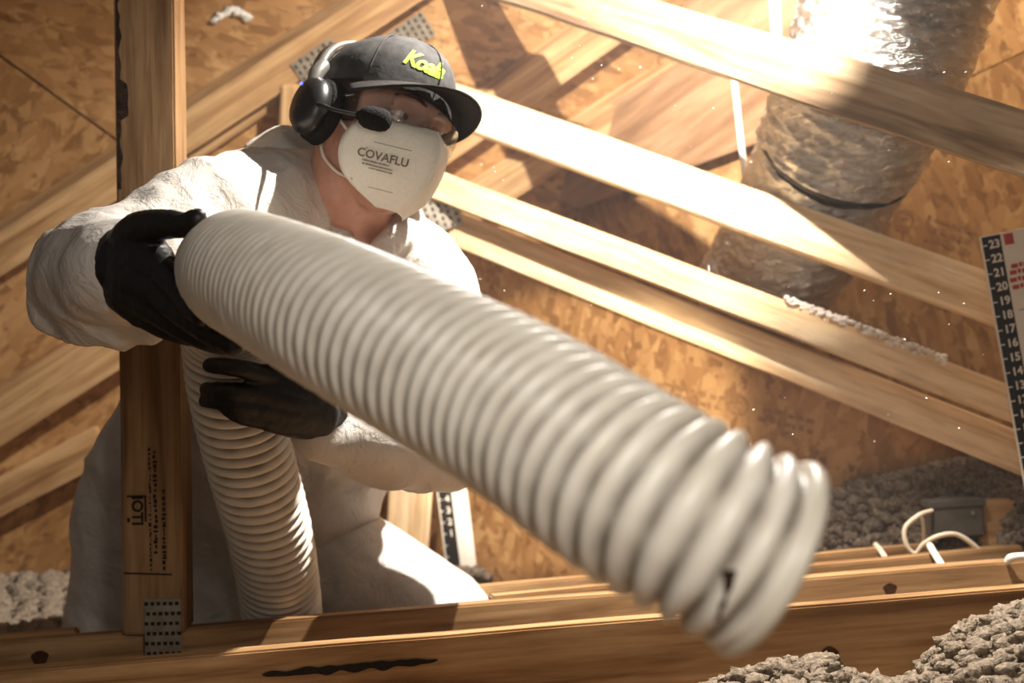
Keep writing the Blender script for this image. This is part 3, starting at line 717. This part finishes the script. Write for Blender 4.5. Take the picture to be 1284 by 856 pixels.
for sx in (-1, 1):
    e = link('eye', mesh('eye', *hx(ellipsoid((sx * .032, -.0765, .006), (.0118, .0118, .0118)))), M['eye'], bo, True)
    link('iris', mesh('iris', *hx(ellipsoid((sx * .031 + .004, -.0875, .004), (.0048, .0018, .0048)))), M['iris'], bo, True)
    link('eyelid', mesh('eyelid', *hx(ellipsoid((sx * .032, -.0772, .0118), (.0150, .0128, .0088)))), M['skin'], bo, True)
    link('eyelid', mesh('eyelid', *hx(ellipsoid((sx * .032, -.0770, -.0035), (.0150, .0122, .0072)))), M['skin'], bo, True)
    link('eyebrow', mesh('eyebrow', *hx(limb([(Vector((sx * .012, -.105, .024)), .0022), (Vector((sx * .030, -.1035, .029)), .0028), (Vector((sx * .052, -.0875, .025)), .0018)], 5, 8))), M['hair'], bo, True)
# hair: a close shell round the back and sides under the cap
vs = []; fs = []; nu, nv = 30, 12
for i in range(nu + 1):
    a = math.radians(-28 + 236 * i / nu)                              # around the back from temple to temple
    for j in range(nv + 1):
        z = .055 - .115 * j / nv * (1 if 0.18 < i / nu < .82 else .62); k = math.sqrt(max(.12, 1 - ((z - .035) / .105) ** 2))
        vs.append(HM @ Vector((.0805 * math.cos(a) * k, .013 + .1005 * math.sin(a) * k, z)))
for i in range(nu):
    for j in range(nv): b = i * (nv + 1) + j; fs.append((b, b + 1, b + nv + 2, b + nv + 1))
link('hair', mesh('hair', vs, fs), M['hair'], PE, True)

# ---- coverall
tor = loft([(P(400, 268, 2.15), .07, .06), (P(420, 300, 2.14), .135, .090), (P(418, 350, 2.17), .175, .115), (P(395, 420, 2.22), .205, .125), (P(345, 510, 2.32), .235, .125), (P(298, 600, 2.40), .250, .125), (P(262, 690, 2.47), .235, .130), (P(250, 770, 2.50), .222, .135), (P(252, 830, 2.50), .19, .12)], (R_ - U_ * .12).normalized(), F_)
cover = [tor,
    limb([(P(380, 262, 2.08), .080), (P(335, 262, 1.99), .079), (P(275, 266, 1.90), .071), (P(200, 306, 1.83), .065), (P(128, 350, 1.77), .073), (P(116, 358, 1.73), .071)], 8, 20),
    limb([(P(116, 358, 1.75), .071), (P(124, 352, 1.68), .069), (P(138, 344, 1.63), .060), (P(146, 334, 1.59), .050)], 6, 20),
    limb([(P(120, 378, 1.70), .042), (P(155, 394, 1.655), .034), (P(188, 404, 1.645), .018)], 6, 14),
    limb([(P(480, 330, 2.14), .085), (P(528, 362, 2.14), .075), (P(562, 450, 2.12), .070), (P(562, 545, 2.08), .066), (P(520, 560, 2.03), .058), (P(470, 552, 1.98), .054), (P(420, 545, 1.945), .045), (P(402, 540, 1.93), .038)], 8, 20),
    limb([(P(330, 740, 2.50), .12), (P(440, 728, 2.44), .108), (P(505, 750, 2.36), .088), (P(562, 784, 2.29), .076), (P(590, 850, 2.28), .07)], 8, 20),
    limb([(P(210, 740, 2.52), .14), (P(170, 800, 2.50), .12), (P(190, 850, 2.45), .10)], 6, 20)]
# raised collar and the hood bunched behind the neck
def ring(pts, r): s = catmull([(*p, r) for p in pts], 6); return tube_vf(s[:, :3], s[:, 3], 12, True, True)
cover += [limb([(P(330, 196, 2.10), .026), (P(352, 186, 2.10), .030), (P(385, 196, 2.12), .030), (P(402, 232, 2.08), .020), (P(414, 270, 2.03), .017), (P(430, 305, 2.00), .015)], 8, 14),
          limb([(P(340, 205, 2.16), .04), (P(400, 215, 2.18), .045), (P(460, 235, 2.20), .04), (P(500, 262, 2.14), .026), (P(503, 290, 2.08), .020), (P(478, 318, 2.02), .016)], 8, 14)]
cv = fuse('coverall', cover, .0075, 7)
co = getco(cv); no = getno(cv)
A = np.array(P(345, 262, 1.98)); 
def fold(co, ax, freq, seed, k=1.0):
    ax = np.array(ax, float); ax /= np.linalg.norm(ax); out = np.empty(len(co))
    for i, p in enumerate(co):
        al = float(np.dot(p, ax)); q = Vector(p - ax * al)
        w = noise.noise(q * 6 + Vector((seed, 0, 0)))
        out[i] = (1 - abs(noise.noise(q * 3.0 + Vector(ax) * (al * freq) + Vector((seed, w * 1.2, 0)))) * 2.2)
    return out
arm = np.array(P(110, 350, 1.77) - P(345, 250, 1.98)); trunk = np.array(P(430, 300, 2.15) - P(250, 740, 2.45))
f1 = fold(co, arm, 17, 3.1); f2 = fold(co, trunk + np.array([.5, 0, .1]), 9, 8.7); f3 = np.array([noise.noise(Vector(p) * 30) for p in co])
cr = np.array([abs(noise.noise(Vector(p) * 17 + Vector((5, 5, 5)))) for p in co])
d0 = np.linalg.norm(co - np.array(P(130, 350, 1.72)), axis=1); elbow = np.exp(-(d0 / .13) ** 2)
armw = np.clip((np.dot(co - np.array(P(420, 300, 2.1)), arm) / np.dot(arm, arm)) * 3, 0, 1)
amp = (.0050 + .0025 * armw) * f1 + .0065 * f2 + .0014 * f3 - elbow * (.032 * cr - .005)
setco(cv, co + no * amp[:, None])
CV = link('coverall', cv, M['coverall'], PE, True); tag(CV, 'crinkled white hooded coverall')

# ---- gloves
def glove(name, chains, label):
    me = fuse(name, [limb([(P(x, y, d), r) for x, y, d, r in ch], 5, 14) for ch in chains], .0026, 4)
    c = getco(me); n = getno(me); k = np.array([abs(noise.noise(Vector(p) * 60)) for p in c]); setco(me, c - n * (.0014 * k)[:, None])
    o = link(name, me, M['glove'], PE, True); return tag(o, label)
wr = (146, 330, 1.50)
glove('glove', [
    [(141, 331, 1.605, 0.0451), (150, 331, 1.580, 0.0431), (160, 333, 1.560, 0.0410)],
    [(150, 325, 1.575, 0.0357), (180, 325, 1.530, 0.0315), (203, 338, 1.495, 0.0199)],
    [(150, 330, 1.575, 0.0357), (178, 345, 1.530, 0.0315), (200, 364, 1.500, 0.0210)],
    [(150, 335, 1.575, 0.0357), (172, 362, 1.540, 0.0294), (190, 382, 1.515, 0.0199)],
    [(148, 340, 1.580, 0.0336), (165, 370, 1.550, 0.0273), (178, 392, 1.535, 0.0179)],
    [(203, 338, 1.495, 0.0184), (226, 364, 1.465, 0.0152), (243, 384, 1.440, 0.0142), (253, 396, 1.425, 0.0121)],
    [(200, 364, 1.500, 0.0189), (232, 394, 1.470, 0.0152), (266, 418, 1.445, 0.0137), (294, 434, 1.430, 0.0110)],
    [(190, 382, 1.515, 0.0179), (222, 406, 1.500, 0.0147), (256, 424, 1.490, 0.0131), (284, 434, 1.485, 0.0105)],
    [(178, 392, 1.535, 0.0158), (205, 410, 1.530, 0.0131), (232, 420, 1.525, 0.0115), (252, 424, 1.520, 0.0095)],
    [(158, 318, 1.565, 0.0294), (174, 296, 1.530, 0.0263), (190, 284, 1.500, 0.0189), (214, 281, 1.475, 0.0158), (232, 282, 1.460, 0.0134), (247, 273, 1.450, 0.0110)]],
    'black glove gripping the hose from the side, thumb on top')
glove('glove', [
    [(414, 523, 1.93, .029), (402, 520, 1.915, .031), (390, 515, 1.90, .033)],
    [(398, 515, 1.905, .032), (370, 490, 1.87, .026), (338, 472, 1.845, .016)],
    [(398, 518, 1.905, .032), (360, 502, 1.86, .026), (326, 494, 1.835, .017)],
    [(398, 522, 1.905, .032), (362, 515, 1.865, .026), (330, 511, 1.84, .017)],
    [(396, 526, 1.905, .030), (364, 528, 1.87, .022), (338, 527, 1.85, .016)],
    [(338, 472, 1.840, .0145), (306, 463, 1.815, .0125), (280, 459, 1.815, .0115), (263, 458, 1.822, .0105)],
    [(326, 494, 1.835, .0150), (296, 491, 1.822, .0128), (272, 489, 1.835, .0115), (259, 488, 1.855, .0105)],
    [(330, 511, 1.84, .0150), (298, 508, 1.828, .0125), (272, 503, 1.842, .0112), (258, 502, 1.862, .010)],
    [(338, 527, 1.85, .0140), (310, 524, 1.838, .0118), (292, 517, 1.835, .0105), (284, 512, 1.84, .0095)],
    [(385, 500, 1.89, .022), (366, 470, 1.86, .017), (350, 450, 1.84, .014), (336, 436, 1.83, .011)]],
    'black glove wrapped round the hanging part of the hose')

# ---- respirator mask (folded, centre crease)
Ck = [(0, -.129, -.010), (0, -.141, -.028), (0, -.145, -.056), (0, -.130, -.095), (0, -.094, -.124)]
Ek = [(.042, -.092, -.012), (.070, -.058, -.018), (.078, -.034, -.050), (.066, -.042, -.092), (.024, -.078, -.126)]
Cc, Ec = catmull(Ck, 8), catmull(Ek, 8); nt_ = len(Cc); nu = 12
def mask_pt(sx, i, u, out=0.0):
    c, e = Cc[i], Ec[i] * np.array([sx, 1, 1]); p = c * (1 - u) + e * u
    b = math.sin(math.pi * u) * (.016 * math.sin(math.pi * (i + 2) / (nt_ + 3))); n = np.array([sx * .75, -.66, 0]); return p + n * (b + out)
vs = []; fs = []
for sx in (-1, 1):
    o = len(vs)
    for i in range(nt_):
        for k in range(nu + 1): vs.append(HM @ Vector(mask_pt(sx, i, k / nu)))
    for i in range(nt_ - 1):
        for k in range(nu): b = o + i * (nu + 1) + k; fs.append((b, b + 1, b + nu + 2, b + nu + 1))
mk = mesh('respirator_mask', vs, fs); bm = bmesh.new(); bm.from_mesh(mk); bmesh.ops.remove_doubles(bm, verts=bm.verts, dist=.0003); bmesh.ops.recalc_face_normals(bm, faces=bm.faces)
cen = HM @ Vector((0, .02, -.05))
if sum(f.normal.dot(f.calc_center_median() - cen) for f in bm.faces) < 0: bmesh.ops.reverse_faces(bm, faces=bm.faces)
bm.to_mesh(mk); bm.free()
bvm = BVHTree.FromPolygons([v.co for v in mk.vertices], [p.vertices[:] for p in mk.polygons])
MKO = link('respirator_mask', mk, M['mask'], PE, True); so = MKO.modifiers.new('s', 'SOLIDIFY'); so.thickness = .0022; so.offset = 1.0
tag(MKO, 'white folded respirator mask with printed lettering')
crs = catmull([tuple(HM @ Vector(Cc[i] + np.array([0, -.0022, 0]))) for i in range(0, nt_, 2)], 4)
v, f = tube_vf(crs, [.0016] * len(crs), 8, True, True); link('crease_seam', mesh('crease_seam', v, f), M['mask'], MKO, True)
def project_text(me, px, py, size_px, ang, bv, lift):
    """lay a flat lettering mesh on a surface: its plane is the picture plane around (px,py)"""
    ca, sa = math.cos(ang), math.sin(ang); cut = []
    for vtx in me.vertices:
        x, y = vtx.co.x * size_px, vtx.co.y * size_px; X = px + x * ca + y * sa; Y = py + x * sa - y * ca
        dv = (P(X, Y, 1) - CAM).normalized(); h = bv.ray_cast(CAM, dv)
        vtx.co = (h[0] + (h[1] if h[1].dot(dv) < 0 else -h[1]) * lift - dv * lift) if h[0] is not None else P(X, Y, 2.0)
    me.update(); return me
def refine(me, cuts=2):
    bm = bmesh.new(); bm.from_mesh(me); bmesh.ops.triangulate(bm, faces=bm.faces); bmesh.ops.subdivide_edges(bm, edges=bm.edges[:], cuts=cuts); bm.to_mesh(me); bm.free(); return me
link('lettering', project_text(text_me('COVAFLU', 1, offset=.022), 481, 198, 14.5, math.radians(14), bvm, .0032), M['ink'], MKO)
def dashes(n, w, h, seed):
    rg = random.Random(seed); out = []; x = -w / 2
    while x < w / 2: a = rg.uniform(.8, 2.6); out.append((x, -h / 2, min(w / 2, x + a), h / 2)); x += a + rg.uniform(.5, 1.0)
    return bars(out, .001)
for (x, y, w, h, sd) in ((472, 204, 34, 2.2, 1), (474, 209, 38, 2.0, 2), (478, 214, 30, 1.6, 3), (493, 184, 48, 1.0, 4), (478, 237, 30, 1.0, 5)):
    link('small_print', project_text(dashes(8, w, h, sd), x, y, 1.0, math.radians(14), bvm, .0030), M['ink'], MKO)['kind'] = 'stuff'
def strap(pts):
    s = catmull([tuple(p) for p in pts], 8); v, f = tube_vf(s, [.0023] * len(s), 8, True, True); return link('strap', mesh('strap', v, f), M['elastic'], MKO, True)
def onmask(x, y, lift=.002):
    dv = (P(x, y, 1) - CAM).normalized(); h = bvm.ray_cast(CAM, dv); return (h[0] - dv * lift) if h[0] is not None else P(x, y, 1.95)

# ---- cap
def capsurf(a, e, k=1.0):
    """a azimuth (0 = front, -y), e elevation 0..1 (0 = band)"""
    ph = e * math.pi / 2; ce = math.cos(ph) ** .82
    x = .0905 * math.sin(a) * ce; y = .006 - .1095 * math.cos(a) * ce; z = .048 + .082 * math.sin(ph) ** 1.05
    front = max(0, math.cos(a)) ; z += .010 * front * math.sin(ph * 2) * .6 ; y -= .006 * front * math.sin(ph * 2)
    return Vector((x * k, y, z))
vs = []; fs = []; na, ne = 60, 16
for j in range(ne + 1):
    for i in range(na):
        a = 2 * math.pi * i / na; q = capsurf(a, j / ne * .995); w = .0018 * noise.noise(q * 28) + .0022 * noise.noise(q * 12)
        sm = abs(((a / (math.pi / 3)) + .5) % 1 - .5); w -= .0016 * math.exp(-(sm / .03) ** 2)
        if j == 0: q.z -= .012; q.x *= 1.01
        vs.append(HM @ (q + (q - Vector((0, 0, .02))).normalized() * w))
for j in range(ne):
    for i in range(na): fs.append((j * na + i, j * na + (i + 1) % na, (j + 1) * na + (i + 1) % na, (j + 1) * na + i))
fs.append(tuple(ne * na + i for i in range(na)))
cm = mesh('cap', vs, fs); CAP = link('cap', cm, M['cap'], PE, True); tag(CAP, 'washed black baseball cap with lime lettering')
bvc = BVHTree.FromPolygons([v.co for v in cm.vertices], [p.vertices[:] for p in cm.polygons])
v, f = hx(ellipsoid((0, .006, .128), (.008, .008, .004), None, 14, 8)); link('button', mesh('button', v, f), M['cap'], CAP, True)
for kk in range(6):
    a = kk * math.pi / 3; pts = [capsurf(a, e) for e in np.linspace(0, .99, 14)]
    v, f = tube_vf([tuple(HM @ (q + (q - Vector((0, 0, .03))).normalized() * .0006)) for q in pts], [.0011] * 14, 6); link('seam', mesh('seam', v, f), M['cap'], CAP, True)
# brim
vs = []; fs = []; nb, nr = 36, 10
for i in range(nb + 1):
    a = math.radians(-74 + 148 * i / nb)
    root = Vector((.0915 * math.sin(a), .006 - .1105 * math.cos(a), .044))
    tipx = .098 * math.sin(a) ; ext = .068 * (max(0, math.cos(a * 1.17)) ** .6)
    for j in range(nr + 1):
        t = j / nr; x = root.x + (tipx - root.x) * t; y = root.y - ext * t; z = .046 + .004 * math.cos(a) - .010 * t - 2.6 * x * x
        vs.append(HM @ Vector((x, y, z)))
for i in range(nb):
    for j in range(nr): b = i * (nr + 1) + j; fs.append((b, b + nr + 1, b + nr + 2, b + 1))
br = link('brim', mesh('brim', vs, fs), M['capu'], CAP, True); sd = br.modifiers.new('s', 'SOLIDIFY'); sd.thickness = .004; sd.offset = 0
lk = refine(text_me('Koala', 1, shear=.25, offset=.03, spacing=.88), 3)
link('lettering', project_text(lk, 532, 81, 26, math.radians(25), bvc, .0005), M['lime'], CAP)

# ---- headset
def hloc(x, y, d): return HI @ P(x, y, d)
HSO_pts = [Vector((.1015 * math.sin(b), .028 + .050 * max(0, math.cos(b)), .018 + .112 * math.cos(b))) for b in np.linspace(-1.38, 1.38, 25)]
s = catmull([tuple(HM @ p) for p in HSO_pts], 3); c = s; t, u, v = frames(c)
vs = []; fs = []; xax = np.array((HM.to_3x3() @ Vector((0, 1, 0))).normalized())
for i in range(len(c)):
    nn = np.cross(t[i], xax); nn /= np.linalg.norm(nn)
    for a, b in ((-.011, -.003), (.011, -.003), (.011, .003), (-.011, .003)): vs.append(c[i] + xax * a + nn * b)
for i in range(len(c) - 1):
    for k in range(4): fs.append((i * 4 + k, i * 4 + (k + 1) % 4, (i + 1) * 4 + (k + 1) % 4, (i + 1) * 4 + k))
fs += [(0, 1, 2, 3), tuple(len(c) * 4 - 4 + k for k in (3, 2, 1, 0))]
HSO = link('headset', mesh('headset', vs, fs), M['greyplastic'], PE, True); tag(HSO, 'over-ear headset with boom microphone')
def cyl_local(x0, x1, r0, r1, cy, cz, seg=40, prof=None):
    prof = prof or [(x0, r0 * .86), (x0 + (x1 - x0) * .12, r0), (x1 - (x1 - x0) * .12, r1), (x1, r1 * .86)]
    vs = []; fs = []
    for x, r in prof:
        for k in range(seg): a = 2 * math.pi * k / seg; vs.append(tuple(HM @ Vector((x, cy + r * .92 * math.cos(a), cz + r * 1.12 * math.sin(a)))))
    for i in range(len(prof) - 1):
        for k in range(seg): fs.append((i * seg + k, i * seg + (k + 1) % seg, (i + 1) * seg + (k + 1) % seg, (i + 1) * seg + k))
    fs += [tuple(range(seg)), tuple((len(prof) - 1) * seg + k for k in range(seg))]
    return vs, fs
for sx in (-1, 1):
    link('ear_cushion', mesh('ear_cushion', *cyl_local(sx * .080, sx * .100, .042, .040, .014, -.012)), M['foamblack'], HSO, True)
    link('ear_cup', mesh('ear_cup', *cyl_local(sx * .100, sx * .128, .036, .030, .014, -.012, prof=[(sx * .099, .030), (sx * .101, .036), (sx * .112, .037), (sx * .122, .031), (sx * .128, .020), (sx * .129, .006)])), M['blackplastic'], HSO, True)
    v, f = tube_vf([tuple(HM @ Vector((sx * .1045, .022, .050))), tuple(HM @ Vector((sx * .112, .020, .036))), tuple(HM @ Vector((sx * .114, .018, .012)))], [.010, .011, .008], 12, True, True)
    link('yoke', mesh('yoke', v, f), M['greyplastic'], HSO, True)
mic = P(471, 149, 1.86); cupf = hv((-.118, -.016, -.016))
s = catmull([tuple(hv((-.127, .012, -.018))), tuple(cupf), tuple(P(420, 138, 1.875)), tuple(P(455, 145, 1.862))], 10)
v, f = tube_vf(s, np.linspace(.0036, .0022, len(s)), 10, True, True); link('mic_boom', mesh('mic_boom', v, f), M['blackplastic'], HSO, True)
md = np.array(mic - P(445, 143, 1.865)); md /= np.linalg.norm(md); mc = np.array(mic)
prof = [(-.026, .006), (-.021, .0075), (-.020, .011), (-.014, .0145), (-.004, .0158), (.008, .0155), (.016, .013), (.020, .008), (.0212, .003)]
v, f = tube_vf([mc + md * a for a, r in prof], [r for a, r in prof], 24); link('mic_foam', mesh('mic_foam', v, f), M['foamblack'], HSO, True)
link('led', mesh('led', *hx(ellipsoid((-.1262, .026, .014), (.0022, .0022, .0022), None, 10, 6))), M['led'], HSO, True)
strap([P(424, 147, 1.945), P(436, 163, 1.935), P(452, 180, 1.93), onmask(460, 186)])
strap([P(402, 178, 1.965), P(406, 196, 1.952), P(420, 213, 1.94), P(434, 221, 1.93), onmask(441, 224)])

# ---- clear safety glasses
vs = []; fs = []; ng = 40
for i in range(ng + 1):
    a = math.radians(-82 + 164 * i / ng); x = .082 * math.sin(a); y = -.026 - .096 * math.cos(a) ** .75
    low = -.014 + .012 * math.exp(-(x / .016) ** 2); hi_ = .040
    for j in range(5): t = j / 4; vs.append(HM @ Vector((x * (1 + .02 * t), y - .004 * math.sin(math.pi * t), low + (hi_ - low) * t)))
for i in range(ng):
    for j in range(4): b = i * 5 + j; fs.append((b, b + 5, b + 6, b + 1))
GL = link('safety_glasses', mesh('safety_glasses', vs, fs), M['clear'], PE, True); tag(GL, 'clear wraparound safety glasses')
edge = [tuple(vs[i * 5]) for i in range(ng + 1)]; v, f = tube_vf(edge, [.0012] * len(edge), 6); link('lens_edge', mesh('lens_edge', v, f), M['clear'], GL, True)
for sx in (-1, 1):
    v, f = tube_vf([tuple(hv((sx * .083, -.036, .014))), tuple(hv((sx * .084, -.005, .012))), tuple(hv((sx * .0835, .012, .008)))], [.0022] * 3, 8); link('temple_arm', mesh('temple_arm', v, f), M['clear'], GL, True)

# ------------------------------------------------------------------ dust haze in the air around the lamp
bm = bmesh.new(); bmesh.ops.create_cube(bm, size=1)
for v in bm.verts: v.co = Vector((v.co.x * 5, 2.6 + v.co.y * 1.6, .9 + v.co.z * 2.2))
hz = bpy.data.materials.new('dust_haze'); hz.use_nodes = True; hn = hz.node_tree.nodes; hn.clear()
ho = hn.new('ShaderNodeOutputMaterial'); hs = hn.new('ShaderNodeVolumeScatter'); hs.inputs['Density'].default_value = .035; hs.inputs['Anisotropy'].default_value = .2
hz.node_tree.links.new(hs.outputs[0], ho.inputs['Volume'])
tag(link('dust_haze', bmmesh('dust_haze', bm), hz), 'thin haze of dust in the attic air', 'haze', kind='stuff')
